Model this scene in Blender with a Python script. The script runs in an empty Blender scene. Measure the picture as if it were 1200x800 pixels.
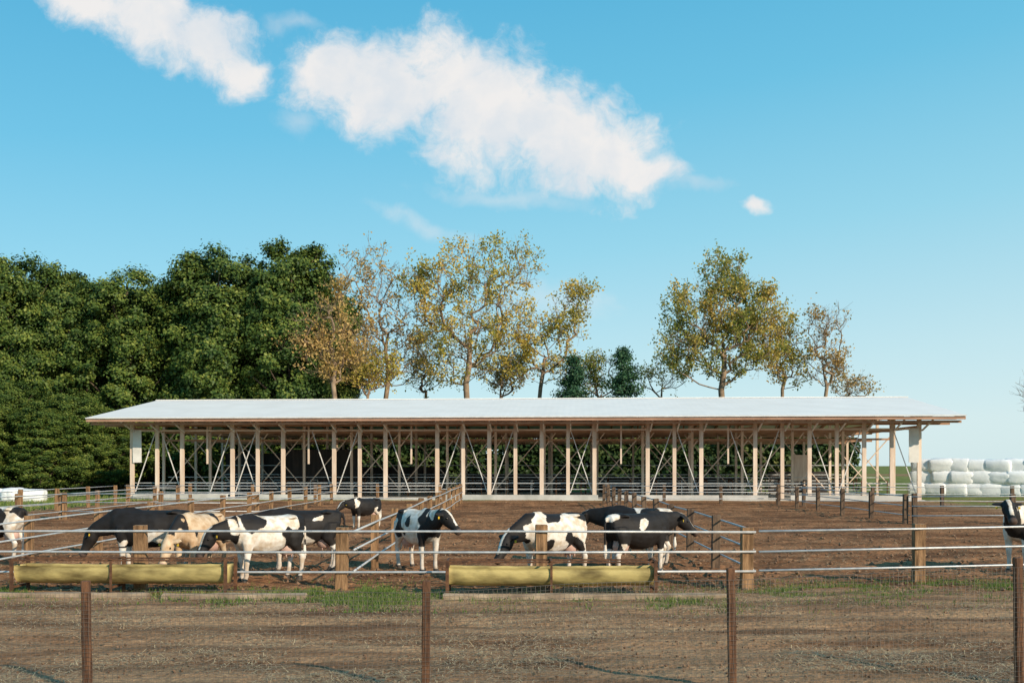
import bpy, bmesh, math, random
import numpy as np
from mathutils import Vector, Matrix, noise as mnoise
random.seed(7); rng=np.random.default_rng(7)
scene=bpy.context.scene; col=scene.collection
R=math.radians
F=1167.0; CH=2.4; HY=545.0

# ------------------------------------------------------------ materials
def nodes(m):
    m.use_nodes=True
    return m.node_tree.nodes,m.node_tree.links
def mat(name,c1,c2=None,rough=0.8,scale=4.0,bump=0.0,bscale=20.0,metal=0.0,stretch=None,spec=0.3,lo=0.35,hi=0.65,detail=5):
    m=bpy.data.materials.new(name); N,L=nodes(m); b=N['Principled BSDF']
    b.inputs['Roughness'].default_value=rough; b.inputs['Metallic'].default_value=metal
    b.inputs['Specular IOR Level'].default_value=spec
    tc=N.new('ShaderNodeTexCoord'); mp=N.new('ShaderNodeMapping'); L.new(tc.outputs['Object'],mp.inputs['Vector'])
    if stretch: mp.inputs['Scale'].default_value=stretch
    oi=N.new('ShaderNodeObjectInfo'); mu=N.new('ShaderNodeMath'); mu.operation='MULTIPLY'; mu.inputs[1].default_value=37.0
    L.new(oi.outputs['Random'],mu.inputs[0])
    n=N.new('ShaderNodeTexNoise'); n.noise_dimensions='4D'; n.inputs['Scale'].default_value=scale; n.inputs['Detail'].default_value=detail
    L.new(mp.outputs['Vector'],n.inputs['Vector']); L.new(mu.outputs[0],n.inputs['W'])
    r=N.new('ShaderNodeValToRGB'); r.color_ramp.elements[0].position=lo; r.color_ramp.elements[1].position=hi
    r.color_ramp.elements[0].color=(*c1,1); r.color_ramp.elements[1].color=(*(c2 or c1),1)
    L.new(n.outputs['Fac'],r.inputs['Fac']); L.new(r.outputs['Color'],b.inputs['Base Color'])
    if bump>0:
        n2=N.new('ShaderNodeTexNoise'); n2.inputs['Scale'].default_value=bscale; n2.inputs['Detail'].default_value=4
        L.new(mp.outputs['Vector'],n2.inputs['Vector'])
        bp=N.new('ShaderNodeBump'); bp.inputs['Strength'].default_value=bump; bp.inputs['Distance'].default_value=0.03
        L.new(n2.outputs['Fac'],bp.inputs['Height']); L.new(bp.outputs['Normal'],b.inputs['Normal'])
    return m
M_post=mat('weathered_wood',(0.12,0.065,0.03),(0.38,0.22,0.11),0.85,3,0.6,12,stretch=(6,6,0.8))
M_thin=mat('brown_stained_wood',(0.06,0.03,0.018),(0.19,0.09,0.045),0.8,4,0.5,14,stretch=(6,6,0.8))
M_greypost=mat('dark_weathered_wood',(0.06,0.04,0.03),(0.20,0.13,0.08),0.85,3,0.6,12,stretch=(6,6,0.8))
M_pipe=mat('galvanised_pipe',(0.42,0.43,0.44),(0.62,0.62,0.60),0.45,6,metal=0.3)
M_rust=mat('rusty_steel',(0.06,0.03,0.018),(0.17,0.08,0.04),0.85,9,0.4,30)
M_barnwood=mat('larch_timber',(0.62,0.47,0.36),(0.82,0.68,0.56),0.75,1.2,0.2,10,stretch=(3,3,0.5))
M_rafter=mat('rafter_timber',(0.34,0.19,0.12),(0.50,0.31,0.20),0.75,1.2)
M_fascia=mat('fascia_timber',(0.32,0.18,0.12),(0.48,0.29,0.20),0.75,0.8)
M_whitesteel=mat('pale_steel',(0.62,0.60,0.57),(0.78,0.76,0.73),0.5,2)
M_conc=mat('pale_concrete',(0.42,0.41,0.38),(0.62,0.60,0.56),0.9,1.0,0.3,8)
M_darkwall=mat('dark_boarding',(0.03,0.027,0.025),(0.06,0.05,0.045),0.9,1.5,stretch=(4,4,0.3))
M_curtain=mat('white_sheeting',(0.66,0.63,0.58),(0.80,0.77,0.72),0.6,1.5)
M_wire=mat('wire',(0.13,0.11,0.09),(0.20,0.17,0.14),0.6,5,metal=0.2)
M_trough=mat('olive_yellow_plastic',(0.13,0.095,0.035),(0.54,0.43,0.17),0.65,1.7,0.3,8,stretch=(0.9,2.2,2.2),lo=0.33,hi=0.60,detail=10)
M_plank=mat('concrete_kerb',(0.20,0.145,0.10),(0.42,0.32,0.22),0.9,3,0.5,15)
M_wrap=mat('bale_wrap',(0.78,0.79,0.80),(0.90,0.90,0.88),0.4,2.0,0.5,6)
M_wrapk=mat('black_bale_wrap',(0.02,0.02,0.022),(0.04,0.04,0.04),0.35,2.5,0.5,7)
M_hoof=mat('hoof_horn',(0.03,0.025,0.02),(0.08,0.06,0.045),0.6,8)
M_eye=mat('dark_eye',(0.01,0.008,0.006),None,0.15)
M_udder=mat('pink_skin',(0.50,0.31,0.25),(0.58,0.40,0.33),0.6,6)
M_tag=mat('yellow_tag',(0.70,0.45,0.04),None,0.5)
M_bark=mat('pale_bark',(0.17,0.115,0.075),(0.36,0.26,0.17),0.9,2,0.5,6)
M_darkbark=mat('dark_bark',(0.05,0.035,0.025),(0.12,0.09,0.06),0.9,2,0.5,6)
M_feed=mat('chopped_feed',(0.12,0.08,0.04),(0.28,0.2,0.1),0.95,20)
def roof_mat():
    m=bpy.data.materials.new('white_roof_metal'); N,L=nodes(m); b=N['Principled BSDF']
    b.inputs['Roughness'].default_value=0.6; b.inputs['Specular IOR Level'].default_value=0.2
    tc=N.new('ShaderNodeTexCoord'); w=N.new('ShaderNodeTexWave'); w.wave_type='BANDS'; w.bands_direction='X'
    w.inputs['Scale'].default_value=0.7; L.new(tc.outputs['Object'],w.inputs['Vector'])
    n=N.new('ShaderNodeTexNoise'); n.inputs['Scale'].default_value=0.5; n.inputs['Detail'].default_value=6; L.new(tc.outputs['Object'],n.inputs['Vector'])
    r=N.new('ShaderNodeValToRGB'); r.color_ramp.elements[0].color=(0.76,0.73,0.69,1); r.color_ramp.elements[1].color=(0.84,0.81,0.77,1)
    r.color_ramp.elements[0].position=0.3; r.color_ramp.elements[1].position=0.75
    L.new(n.outputs['Fac'],r.inputs['Fac']); L.new(r.outputs['Color'],b.inputs['Base Color'])
    bp=N.new('ShaderNodeBump'); bp.inputs['Strength'].default_value=0.08; bp.inputs['Distance'].default_value=0.03
    L.new(w.outputs['Fac'],bp.inputs['Height']); L.new(bp.outputs['Normal'],b.inputs['Normal'])
    return m
M_roof=roof_mat()
def leaf_mat(name,cols,trans=0.35):
    m=bpy.data.materials.new(name); N,L=nodes(m); b=N['Principled BSDF']
    a=N.new('ShaderNodeAttribute'); a.attribute_name='tint'
    r=N.new('ShaderNodeValToRGB'); cr=r.color_ramp
    cr.elements[0].position=0; cr.elements[0].color=(*cols[0],1); cr.elements[1].position=1; cr.elements[1].color=(*cols[-1],1)
    for i,c in enumerate(cols[1:-1]):
        e=cr.elements.new((i+1)/(len(cols)-1)); e.color=(*c,1)
    L.new(a.outputs['Fac'],r.inputs['Fac']); L.new(r.outputs['Color'],b.inputs['Base Color'])
    b.inputs['Roughness'].default_value=0.55; b.inputs['Specular IOR Level'].default_value=0.25
    if trans>0:
        t=N.new('ShaderNodeBsdfTranslucent'); L.new(r.outputs['Color'],t.inputs['Color'])
        mx=N.new('ShaderNodeMixShader'); mx.inputs[0].default_value=trans
        L.new(b.outputs[0],mx.inputs[1]); L.new(t.outputs[0],mx.inputs[2]); L.new(mx.outputs[0],N['Material Output'].inputs['Surface'])
    return m
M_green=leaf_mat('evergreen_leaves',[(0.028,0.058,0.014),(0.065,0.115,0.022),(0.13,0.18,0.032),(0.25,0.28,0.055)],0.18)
M_conif=leaf_mat('conifer_needles',[(0.02,0.06,0.03),(0.05,0.12,0.05)],0)
M_autumn=leaf_mat('autumn_leaves',[(0.24,0.24,0.045),(0.46,0.38,0.07),(0.66,0.49,0.11),(0.62,0.38,0.10)],0.35)
M_russet=leaf_mat('russet_leaves',[(0.36,0.26,0.08),(0.54,0.36,0.12),(0.62,0.42,0.17)],0.35)
M_autgreen=leaf_mat('olive_autumn_leaves',[(0.15,0.19,0.035),(0.30,0.30,0.06),(0.52,0.42,0.10),(0.58,0.37,0.09)],0.35)
M_shrub=leaf_mat('shrub_leaves',[(0.02,0.042,0.014),(0.04,0.075,0.02),(0.085,0.115,0.03),(0.19,0.18,0.06)],0.12)
M_grass=leaf_mat('grass_blades',[(0.06,0.12,0.018),(0.12,0.20,0.035),(0.28,0.28,0.09)],0.3)
M_straw=leaf_mat('straw',[(0.32,0.21,0.11),(0.66,0.50,0.28)],0.0)
M_clod=mat('soil_clod',(0.12,0.065,0.037),(0.26,0.155,0.09),0.95,5)

# ------------------------------------------------------------ helpers
def link(o): col.objects.link(o); return o
def mesh_obj(name,me,m=None,parent=None,loc=None,rot=None):
    o=bpy.data.objects.new(name,me); link(o)
    if m is not None and len(me.materials)==0: me.materials.append(m)
    if parent: o.parent=parent
    if loc is not None: o.location=loc
    if rot is not None: o.rotation_euler=rot
    return o
def tag(o,label,cat,group=None):
    o['label']=label; o['category']=cat
    if group: o['group']=group
def empty(name,loc,label,cat,group=None,rot=(0,0,0)):
    o=bpy.data.objects.new(name,None); link(o); o.location=loc; o.rotation_euler=rot; o.empty_display_size=0.3
    tag(o,label,cat,group); return o
def pymesh(name,vs,fs,smooth=False):
    me=bpy.data.meshes.new(name); me.from_pydata([tuple(v) for v in vs],[],fs); me.update()
    if smooth: me.polygons.foreach_set('use_smooth',[True]*len(me.polygons))
    return me
def box_mesh(name,sx,sy,sz,bev=0.0,wob=0.0,segs=1):
    bm=bmesh.new(); bmesh.ops.create_cube(bm,size=1.0)
    for v in bm.verts: v.co=Vector((v.co.x*sx,v.co.y*sy,v.co.z*sz))
    if segs>1:
        ax=max(range(3),key=lambda i:(sx,sy,sz)[i])
        es=[e for e in bm.edges if abs((e.verts[0].co-e.verts[1].co)[ax])>1e-6]
        bmesh.ops.subdivide_edges(bm,edges=es,cuts=segs-1,use_grid_fill=True)
    if bev>0: bmesh.ops.bevel(bm,geom=[e for e in bm.edges if e.calc_face_angle(0)>0.5],offset=bev,segments=1,affect='EDGES')
    if wob>0:
        for v in bm.verts: v.co+=Vector((random.uniform(-wob,wob) for _ in range(3)))
    me=bpy.data.meshes.new(name); bm.to_mesh(me); bm.free(); return me
def beam(name,a,b,w,h,m,parent):
    a=Vector(a); b=Vector(b); d=b-a; L_=d.length
    me=box_mesh(name,w,h,L_,0.0)
    o=mesh_obj(name,me,m,parent,(a+b)/2)
    o.rotation_mode='QUATERNION'
    z=d.normalized()
    y=Vector((0,0,1)) if abs(z.z)<0.95 else Vector((0,1,0))
    x=y.cross(z).normalized(); y=z.cross(x)
    o.rotation_quaternion=Matrix((x,y,z)).transposed().to_quaternion()
    return o
def tube_data(vs,fs,pts,rad,sides=6,cap=True):
    base=len(vs); n=len(pts)
    pts=[Vector(p) for p in pts]
    prev=None
    for i,p in enumerate(pts):
        d=(pts[min(i+1,n-1)]-pts[max(i-1,0)]).normalized()
        if prev is None:
            s=d.cross(Vector((0,0,1)))
            if s.length<0.1: s=d.cross(Vector((1,0,0)))
        else: s=prev-d*prev.dot(d)
        s.normalize(); prev=s; u=d.cross(s)
        r=rad[i] if hasattr(rad,'__len__') else rad
        for k in range(sides):
            a=2*math.pi*k/sides
            vs.append(p+s*(math.cos(a)*r)+u*(math.sin(a)*r))
    for i in range(n-1):
        for k in range(sides):
            a=base+i*sides+k; b=base+i*sides+(k+1)%sides
            fs.append((a,b,b+sides,a+sides))
    if cap:
        fs.append(tuple(base+k for k in reversed(range(sides)))); fs.append(tuple(base+(n-1)*sides+k for k in range(sides)))
def tube(name,pts,rad,m,parent,sides=8,smooth=True):
    pts=[Vector(p) for p in pts]; o0=pts[0].copy(); vs=[];fs=[]
    tube_data(vs,fs,[p-o0 for p in pts],rad,sides)
    return mesh_obj(name,pymesh(name,vs,fs,smooth),m,parent,o0)
def vnoise(x,y,seed=0):
    T=np.random.default_rng(seed).random((256,256))
    xi=np.floor(x).astype(int); yi=np.floor(y).astype(int); fx=x-xi; fy=y-yi
    fx=fx*fx*(3-2*fx); fy=fy*fy*(3-2*fy)
    g=lambda i,j:T[i%256,j%256]
    return (g(xi,yi)*(1-fx)+g(xi+1,yi)*fx)*(1-fy)+(g(xi,yi+1)*(1-fx)+g(xi+1,yi+1)*fx)*fy
def fbm(x,y,seed,octv=4):
    s=0;a=1;t=0
    for i in range(octv):
        s=s+a*vnoise(x*2**i,y*2**i,seed+i); t+=a; a*=0.55
    return s/t
def facemesh(name,V,tintv,k):
    n=len(V); me=bpy.data.meshes.new(name); me.vertices.add(n*k); me.vertices.foreach_set('co',V.ravel())
    me.loops.add(n*k); me.loops.foreach_set('vertex_index',np.arange(n*k,dtype=np.int32))
    me.polygons.add(n); me.polygons.foreach_set('loop_start',np.arange(0,n*k,k,dtype=np.int32)); me.polygons.foreach_set('loop_total',np.full(n,k,dtype=np.int32))
    me.update(); at=me.attributes.new('tint','FLOAT','FACE'); at.data.foreach_set('value',tintv.astype(np.float32)); return me
def leaves(name,C,size,tint,m,parent=None,up=0.3,out=None,aspect=0.6,ow=0.9):
    n=len(C); nrm=rng.normal(size=(n,3)); nrm/=np.linalg.norm(nrm,axis=1)[:,None]
    nrm[:,2]=nrm[:,2]+up
    if out is not None: nrm+=out*ow
    nrm/=np.linalg.norm(nrm,axis=1)[:,None]
    t=rng.normal(size=(n,3)); u=np.cross(nrm,t); u/=np.linalg.norm(u,axis=1)[:,None]; v=np.cross(nrm,u)
    s=size[:,None]
    V=np.empty((n,4,3)); V[:,0]=C-u*s; V[:,1]=C-v*s*aspect; V[:,2]=C+u*s; V[:,3]=C+v*s*aspect
    return mesh_obj(name,facemesh(name,V,tint,4),m,parent)

# ------------------------------------------------------------ camera
cam=bpy.data.cameras.new('camera'); co=bpy.data.objects.new('camera',cam); link(co); scene.camera=co
co.location=(0,0,CH); co.rotation_euler=(R(90),0,0); cam.lens=35; cam.sensor_width=36; cam.shift_y=145/1200; cam.clip_end=6000; cam.clip_start=0.1

# ------------------------------------------------------------ light
sv=Vector((0.70,-0.71,0)).normalized(); EL=R(26); S=Vector((sv.x*math.cos(EL),sv.y*math.cos(EL),math.sin(EL)))
sl=bpy.data.lights.new('sun','SUN'); sl.energy=5.0; sl.angle=R(0.5); sl.color=(1.0,0.85,0.66)
so=bpy.data.objects.new('sun',sl); link(so); so.rotation_mode='QUATERNION'; so.rotation_quaternion=S.to_track_quat('Z','Y'); so.location=(20,-20,30)
scene.view_settings.view_transform='Standard'; scene.view_settings.look='None'; scene.view_settings.exposure=0
W=bpy.data.worlds.new('World'); scene.world=W; W.use_nodes=True; N=W.node_tree.nodes; L=W.node_tree.links
for n in list(N): N.remove(n)
out=N.new('ShaderNodeOutputWorld'); bg=N.new('ShaderNodeBackground'); bg.inputs['Strength'].default_value=0.15
sky=N.new('ShaderNodeTexSky'); sky.sky_type='NISHITA'; sky.sun_disc=False; sky.sun_elevation=EL; sky.sun_rotation=math.atan2(sv.x,sv.y)
sky.air_density=1.0; sky.dust_density=0.6; sky.ozone_density=1.5
L.new(sky.outputs[0],bg.inputs['Color'])
def mth(op,a,b=None,c=None):
    n=N.new('ShaderNodeMath'); n.operation=op
    for i,v in enumerate((a,b,c)):
        if v is None: continue
        if isinstance(v,(int,float)): n.inputs[i].default_value=v
        else: L.new(v,n.inputs[i])
    return n.outputs[0]
tc=N.new('ShaderNodeTexCoord'); sp=N.new('ShaderNodeSeparateXYZ'); L.new(tc.outputs['Generated'],sp.inputs[0])
gr=N.new('ShaderNodeValToRGB'); e=gr.color_ramp.elements
stops=[(0,(.66,.84,.88)),(.07,(.55,.80,.87)),(.2,(.31,.69,.85)),(.33,(.15,.56,.80)),(.45,(.085,.46,.73)),(.75,(.04,.30,.56))]
e[0].position=0; e[0].color=(*stops[0][1],1); e[1].position=.75; e[1].color=(*stops[-1][1],1)
for p,c in stops[1:-1]: q=e.new(p); q.color=(*c,1)
zs=mth('MULTIPLY_ADD',sp.outputs[0],-0.10,sp.outputs[2]); L.new(zs,gr.inputs[0])
bgg=N.new('ShaderNodeBackground'); L.new(gr.outputs[0],bgg.inputs['Color'])
msk=N.new('ShaderNodeMixShader'); msk.inputs[0].default_value=0.88; L.new(bg.outputs[0],msk.inputs[1]); L.new(bgg.outputs[0],msk.inputs[2])
yy=mth('MAXIMUM',sp.outputs[1],0.05); u=mth('DIVIDE',sp.outputs[0],yy); v=mth('DIVIDE',sp.outputs[2],yy)
cb=N.new('ShaderNodeCombineXYZ'); L.new(u,cb.inputs[0]); L.new(v,cb.inputs[1])
def wnoise(scale,detail,rough=0.55,vec=None):
    n=N.new('ShaderNodeTexNoise'); n.inputs['Scale'].default_value=scale; n.inputs['Detail'].default_value=detail; n.inputs['Roughness'].default_value=rough
    L.new(vec or cb.outputs[0],n.inputs['Vector']); return n
w1=wnoise(11,4); ws=N.new('ShaderNodeVectorMath'); ws.operation='SUBTRACT'; L.new(w1.outputs['Color'],ws.inputs[0]); ws.inputs[1].default_value=(0.5,0.5,0.5)
wm=N.new('ShaderNodeVectorMath'); wm.operation='SCALE'; L.new(ws.outputs[0],wm.inputs[0]); wm.inputs['Scale'].default_value=0.06
wa=N.new('ShaderNodeVectorMath'); wa.operation='ADD'; L.new(cb.outputs[0],wa.inputs[0]); L.new(wm.outputs[0],wa.inputs[1])
blobs=[(388,84,62,48,0),(450,96,92,66,8),(520,88,78,58,5),(578,138,104,76,8),(655,155,100,70,10),(712,180,72,54,0),(762,198,50,24,5),
(110,8,80,28,15),(182,22,88,38,20),(240,52,70,42,22),(280,80,38,32,15),(884,243,22,13,0)]
faint=[(500,262,80,12,25),(650,350,70,26,10),(348,145,30,18,0),(812,214,44,12,0),(345,30,40,10,0),(600,225,120,14,5)]
def blobset(lst,vec):
    cur=None
    for (x,y,a,b,r) in lst:
        mp=N.new('ShaderNodeMapping'); mp.vector_type='TEXTURE'
        mp.inputs['Location'].default_value=((x-600)/F,(HY-y)/F,0); mp.inputs['Rotation'].default_value=(0,0,R(-r)); mp.inputs['Scale'].default_value=(a/F,b/F,1)
        L.new(vec,mp.inputs[0]); ln=N.new('ShaderNodeVectorMath'); ln.operation='LENGTH'; L.new(mp.outputs[0],ln.inputs[0])
        d=mth('SUBTRACT',1.0,ln.outputs['Value'])
        if cur is None: cur=d
        else:
            n=N.new('ShaderNodeMath'); n.operation='SMOOTH_MAX'; L.new(cur,n.inputs[0]); L.new(d,n.inputs[1]); n.inputs[2].default_value=0.15; cur=n.outputs[0]
    return cur
den=blobset(blobs,wa.outputs[0]); fn=wnoise(18,12,0.66,wa.outputs[0]); fn2=mth('MULTIPLY_ADD',fn.outputs['Fac'],2.1,-1.05)
dens=mth('ADD',den,fn2)
mr=N.new('ShaderNodeMapRange'); mr.interpolation_type='SMOOTHSTEP'; L.new(dens,mr.inputs[0]); mr.inputs[1].default_value=-0.24; mr.inputs[2].default_value=0.60; mr.inputs[3].default_value=0; mr.inputs[4].default_value=0.96
df=blobset(faint,wa.outputs[0]); df=mth('ADD',df,fn2)
mf=N.new('ShaderNodeMapRange'); mf.interpolation_type='SMOOTHSTEP'; L.new(df,mf.inputs[0]); mf.inputs[1].default_value=-0.2; mf.inputs[2].default_value=1.1; mf.inputs[3].default_value=0; mf.inputs[4].default_value=0.36
alpha=mth('MAXIMUM',mr.outputs[0],mf.outputs[0])
front=mth('GREATER_THAN',sp.outputs[1],0.1); alpha=mth('MULTIPLY',alpha,front)
bn=wnoise(13,7,0.55,wa.outputs[0]); sh=mth('MULTIPLY_ADD',bn.outputs['Fac'],1.4,-0.2)
cr=N.new('ShaderNodeValToRGB'); cr.color_ramp.elements[0].color=(0.70,0.76,0.82,1); cr.color_ramp.elements[1].color=(0.90,0.87,0.85,1)
cr.color_ramp.elements[0].position=0.24; cr.color_ramp.elements[1].position=0.60
L.new(sh,cr.inputs[0]); bc=N.new('ShaderNodeBackground'); L.new(cr.outputs[0],bc.inputs['Color']); bc.inputs['Strength'].default_value=1.0
ms=N.new('ShaderNodeMixShader'); L.new(alpha,ms.inputs[0]); L.new(msk.outputs[0],ms.inputs[1]); L.new(bc.outputs[0],ms.inputs[2]); L.new(ms.outputs[0],out.inputs[0])

# ------------------------------------------------------------ ground
def axis(pts): return np.array(sorted(set(np.round(pts,4))))
ys=[-1500,-600,-200,-60,-20,-5,0,3,5]; y=5.0
while y<100: y+=max(0.06,0.005*y); ys.append(y)
while y<3000: y*=1.25; ys.append(y)
xs=[]; x=0.0
while x<12: xs+= [x,-x]; x+=0.085
while x<45: xs+=[x,-x]; x+=0.3
while x<3000: xs+=[x,-x]; x*=1.3
X=axis(xs); Y=axis(ys); GX,GY=np.meshgrid(X,Y)
def sstep(a,b,t): t=np.clip((t-a)/(b-a),0,1); return t*t*(3-2*t)
def masks(gx,gy):
    w=(fbm(gx*0.8,gy*0.8,3)-0.5)*2.0
    pad=sstep(18.9,19.7,gy+w*0.8)*(1-sstep(63.5,66.5,gy+w))*sstep(-25,-23.5,gx+w)*(1-sstep(22,27,gx+w*2))
    far=np.maximum(sstep(66,70,gy+w),np.maximum(1-sstep(-27,-24,gx+w),sstep(25,30,gx+w)))*sstep(22,30,gy)
    strip=np.exp(-((gy-18.2)/0.7)**2)*sstep(0.46,0.64,fbm(gx*0.5,gy*0.9,11))
    grass=np.clip(np.maximum(far*sstep(0.3,0.6,fbm(gx*.15,gy*.15,21)+.15),strip*0.65),0,1)
    return pad,grass
pad,grs=masks(GX,GY)
near=(1-sstep(60,90,GY))*(1-sstep(40,60,abs(GX)))
GZ=((fbm(GX*0.5,GY*0.5,31)-0.5)*0.07+(fbm(GX*2.6,GY*2.6,41)-0.5)*0.13*(0.3+0.7*pad)+(fbm(GX*8,GY*8,51,2)-0.5)*0.05*(0.45+0.55*pad))*near
for ry,rw,rd in((12.0,0.25,0.04),(13.4,0.3,0.07),(15.1,0.3,0.07),(16.4,0.25,0.04)):
    GZ-=rd*np.exp(-((GY-ry+0.25*np.sin(GX*0.3)+0.1*np.sin(GX*1.1))/rw)**2)*near*(0.4+0.9*vnoise(GX*0.7,GY*0+ry,9))
nx=len(X); ny=len(Y)
me=bpy.data.meshes.new('ground'); me.vertices.add(GX.size); me.vertices.foreach_set('co',np.stack([GX,GY,GZ],-1).ravel())
i=np.arange((ny-1)*nx).reshape(ny-1,nx)[:,:-1].ravel(); q=np.stack([i,i+1,i+1+nx,i+nx],-1).astype(np.int32)
me.loops.add(q.size); me.loops.foreach_set('vertex_index',q.ravel()); me.polygons.add(len(q)); me.polygons.foreach_set('loop_start',np.arange(0,q.size,4,dtype=np.int32)); me.polygons.foreach_set('loop_total',np.full(len(q),4,dtype=np.int32)); me.update()
me.polygons.foreach_set('use_smooth',[True]*len(q))
for nm,a in(('pad',pad),('grs',grs)):
    at=me.attributes.new(nm,'FLOAT','POINT'); at.data.foreach_set('value',a.ravel().astype(np.float32))
def ground_mat():
    m=bpy.data.materials.new('soil'); N,L=nodes(m); b=N['Principled BSDF']; b.inputs['Roughness'].default_value=0.95; b.inputs['Specular IOR Level'].default_value=0.05
    tc=N.new('ShaderNodeTexCoord')
    def nz(s,d=6,st=None,rg=0.5):
        n=N.new('ShaderNodeTexNoise'); n.inputs['Scale'].default_value=s; n.inputs['Detail'].default_value=d; n.inputs['Roughness'].default_value=rg
        if st:
            mp=N.new('ShaderNodeMapping'); mp.inputs['Scale'].default_value=st; L.new(tc.outputs['Object'],mp.inputs[0]); L.new(mp.outputs[0],n.inputs[0])
        else: L.new(tc.outputs['Object'],n.inputs[0])
        return n.outputs['Fac']
    def ramp(f,c1,c2,a=.35,bb=.65):
        r=N.new('ShaderNodeValToRGB'); r.color_ramp.elements[0].color=(*c1,1); r.color_ramp.elements[1].color=(*c2,1); r.color_ramp.elements[0].position=a; r.color_ramp.elements[1].position=bb; L.new(f,r.inputs[0]); return r.outputs[0]
    def mix(f,a,bb,ty='MIX'):
        n=N.new('ShaderNodeMix'); n.data_type='RGBA'; n.blend_type=ty
        if isinstance(f,float): n.inputs[0].default_value=f
        else: L.new(f,n.inputs[0])
        L.new(a,n.inputs[6])
        if isinstance(bb,tuple): n.inputs[7].default_value=bb
        else: L.new(bb,n.inputs[7])
        return n.outputs[2]
    track=ramp(nz(0.8,9,(0.3,1.5,1),.6),(0.18,0.098,0.055),(0.46,0.285,0.16),.38,.62)
    track=mix(0.8,track,ramp(nz(16,8,None,.65),(0.38,0.36,0.34),(1.35,1.3,1.25),.32,.68),'MULTIPLY')
    lit=N.new('ShaderNodeMapRange'); L.new(nz(1.3,10,(0.45,1.6,1),.72),lit.inputs[0]); lit.inputs[1].default_value=0.52; lit.inputs[2].default_value=0.68; lit.inputs[4].default_value=0.6
    track=mix(lit.outputs[0],track,ramp(nz(30,6,(1,.5,1),.7),(0.22,0.13,0.07),(0.62,0.45,0.26),.42,.64))
    padc=ramp(nz(0.6,9,(0.7,1.2,1),.6),(0.17,0.078,0.038),(0.42,0.215,0.108),.36,.64)
    padc=mix(0.8,padc,ramp(nz(11,8,None,.65),(0.33,0.31,0.29),(1.4,1.35,1.3),.32,.68),'MULTIPLY')
    wet=N.new('ShaderNodeMapRange'); L.new(nz(0.33,7,(0.6,1.3,1),.6),wet.inputs[0]); wet.inputs[1].default_value=0.50; wet.inputs[2].default_value=0.64; wet.inputs[4].default_value=0.6
    padc=mix(wet.outputs[0],padc,(0.08,0.042,0.025,1))
    g=ramp(nz(0.5,8),(0.08,0.13,0.025),(0.28,0.26,0.09))
    def at(n):
        a=N.new('ShaderNodeAttribute'); a.attribute_name=n; return a.outputs['Fac']
    c=mix(at('pad'),track,padc)
    mm=N.new('ShaderNodeMath'); mm.operation='MULTIPLY_ADD'; L.new(nz(5,6),mm.inputs[0]); mm.inputs[1].default_value=1.6; mm.inputs[2].default_value=-0.8
    ad=N.new('ShaderNodeMath'); ad.operation='ADD'; L.new(at('grs'),ad.inputs[0]); L.new(mm.outputs[0],ad.inputs[1])
    mrr=N.new('ShaderNodeMapRange'); L.new(ad.outputs[0],mrr.inputs[0]); mrr.inputs[1].default_value=0.4; mrr.inputs[2].default_value=0.7
    c=mix(mrr.outputs[0],c,g)
    L.new(c,b.inputs['Base Color'])
    bp=N.new('ShaderNodeBump'); bp.inputs['Strength'].default_value=1.0; bp.inputs['Distance'].default_value=0.06; L.new(nz(8,9,None,.6),bp.inputs['Height']); L.new(bp.outputs[0],b.inputs['Normal'])
    return m
g=mesh_obj('ground',me,ground_mat()); g['kind']='structure'; g['label']='bare brown earth track and trodden paddock soil'

def blades(name,PX,PY,h,m,tintv,lean=0.5,wd=1.0):
    n=len(PX); a=rng.random(n)*6.283; w=(0.008+0.006*rng.random(n))*wd
    V=np.zeros((n,3,3)); z0=-0.03
    V[:,0]=np.stack([PX-np.cos(a)*w,PY-np.sin(a)*w,np.full(n,z0)],-1); V[:,1]=np.stack([PX+np.cos(a)*w,PY+np.sin(a)*w,np.full(n,z0)],-1)
    l=rng.normal(size=(n,2))*lean*h[:,None]; V[:,2]=np.stack([PX+l[:,0],PY+l[:,1],h],-1)
    return mesh_obj(name,facemesh(name,V,tintv,3),m)
PX=[];PY=[]
for (x0,x1,y0,y1,cnt) in((350,470,688,710,15000),(875,1140,683,704,14000),(190,330,690,706,4500),(-5,40,688,700,3000),(480,560,690,702,1500),(1150,1215,680,698,2500),(760,860,700,716,2000),(1070,1150,683,698,6000),(0,1200,684,714,7000)):
    px=rng.normal((x0+x1)/2,(x1-x0)*0.3,cnt); py=rng.normal((y0+y1)/2,(y1-y0)*0.28,cnt); yv=F*CH/(py-HY); xv=(px-600)/F*yv
    k=fbm(xv*1.6,yv*2.2,77)+0.14*rng.random(cnt)>0.56; PX.append(xv[k]); PY.append(yv[k])
PX=np.concatenate(PX);PY=np.concatenate(PY)
o=blades('grass',PX,PY,0.02+0.10*rng.random(len(PX))**2,M_grass,rng.random(len(PX))); o['kind']='stuff'; o['label']='low green weeds and grass along the fence line'
n=26000; PX=rng.uniform(-48,-25,n); PY=rng.uniform(38,88,n); k=rng.random(n)<0.8
o=blades('meadow_grass',PX[k],PY[k],0.08+0.2*rng.random(k.sum()),M_grass,0.4+0.6*rng.random(k.sum()),0.4,3); o['kind']='stuff'; o['label']='rough meadow grass beside the paddock'
n=80000; PY=F*CH/(rng.uniform(20,265,n)); PX=rng.uniform(-0.55,0.55,n)*PY
k=fbm(PX*0.5,PY*0.9,91)+0.28*rng.random(n)>0.66; PX=PX[k];PY=PY[k]; n=len(PX)
V=np.stack([PX,PY,np.full(n,0.035)],-1)
a=rng.random(n)*6.283; l=0.02+0.055*rng.random(n); w=0.0035
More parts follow.
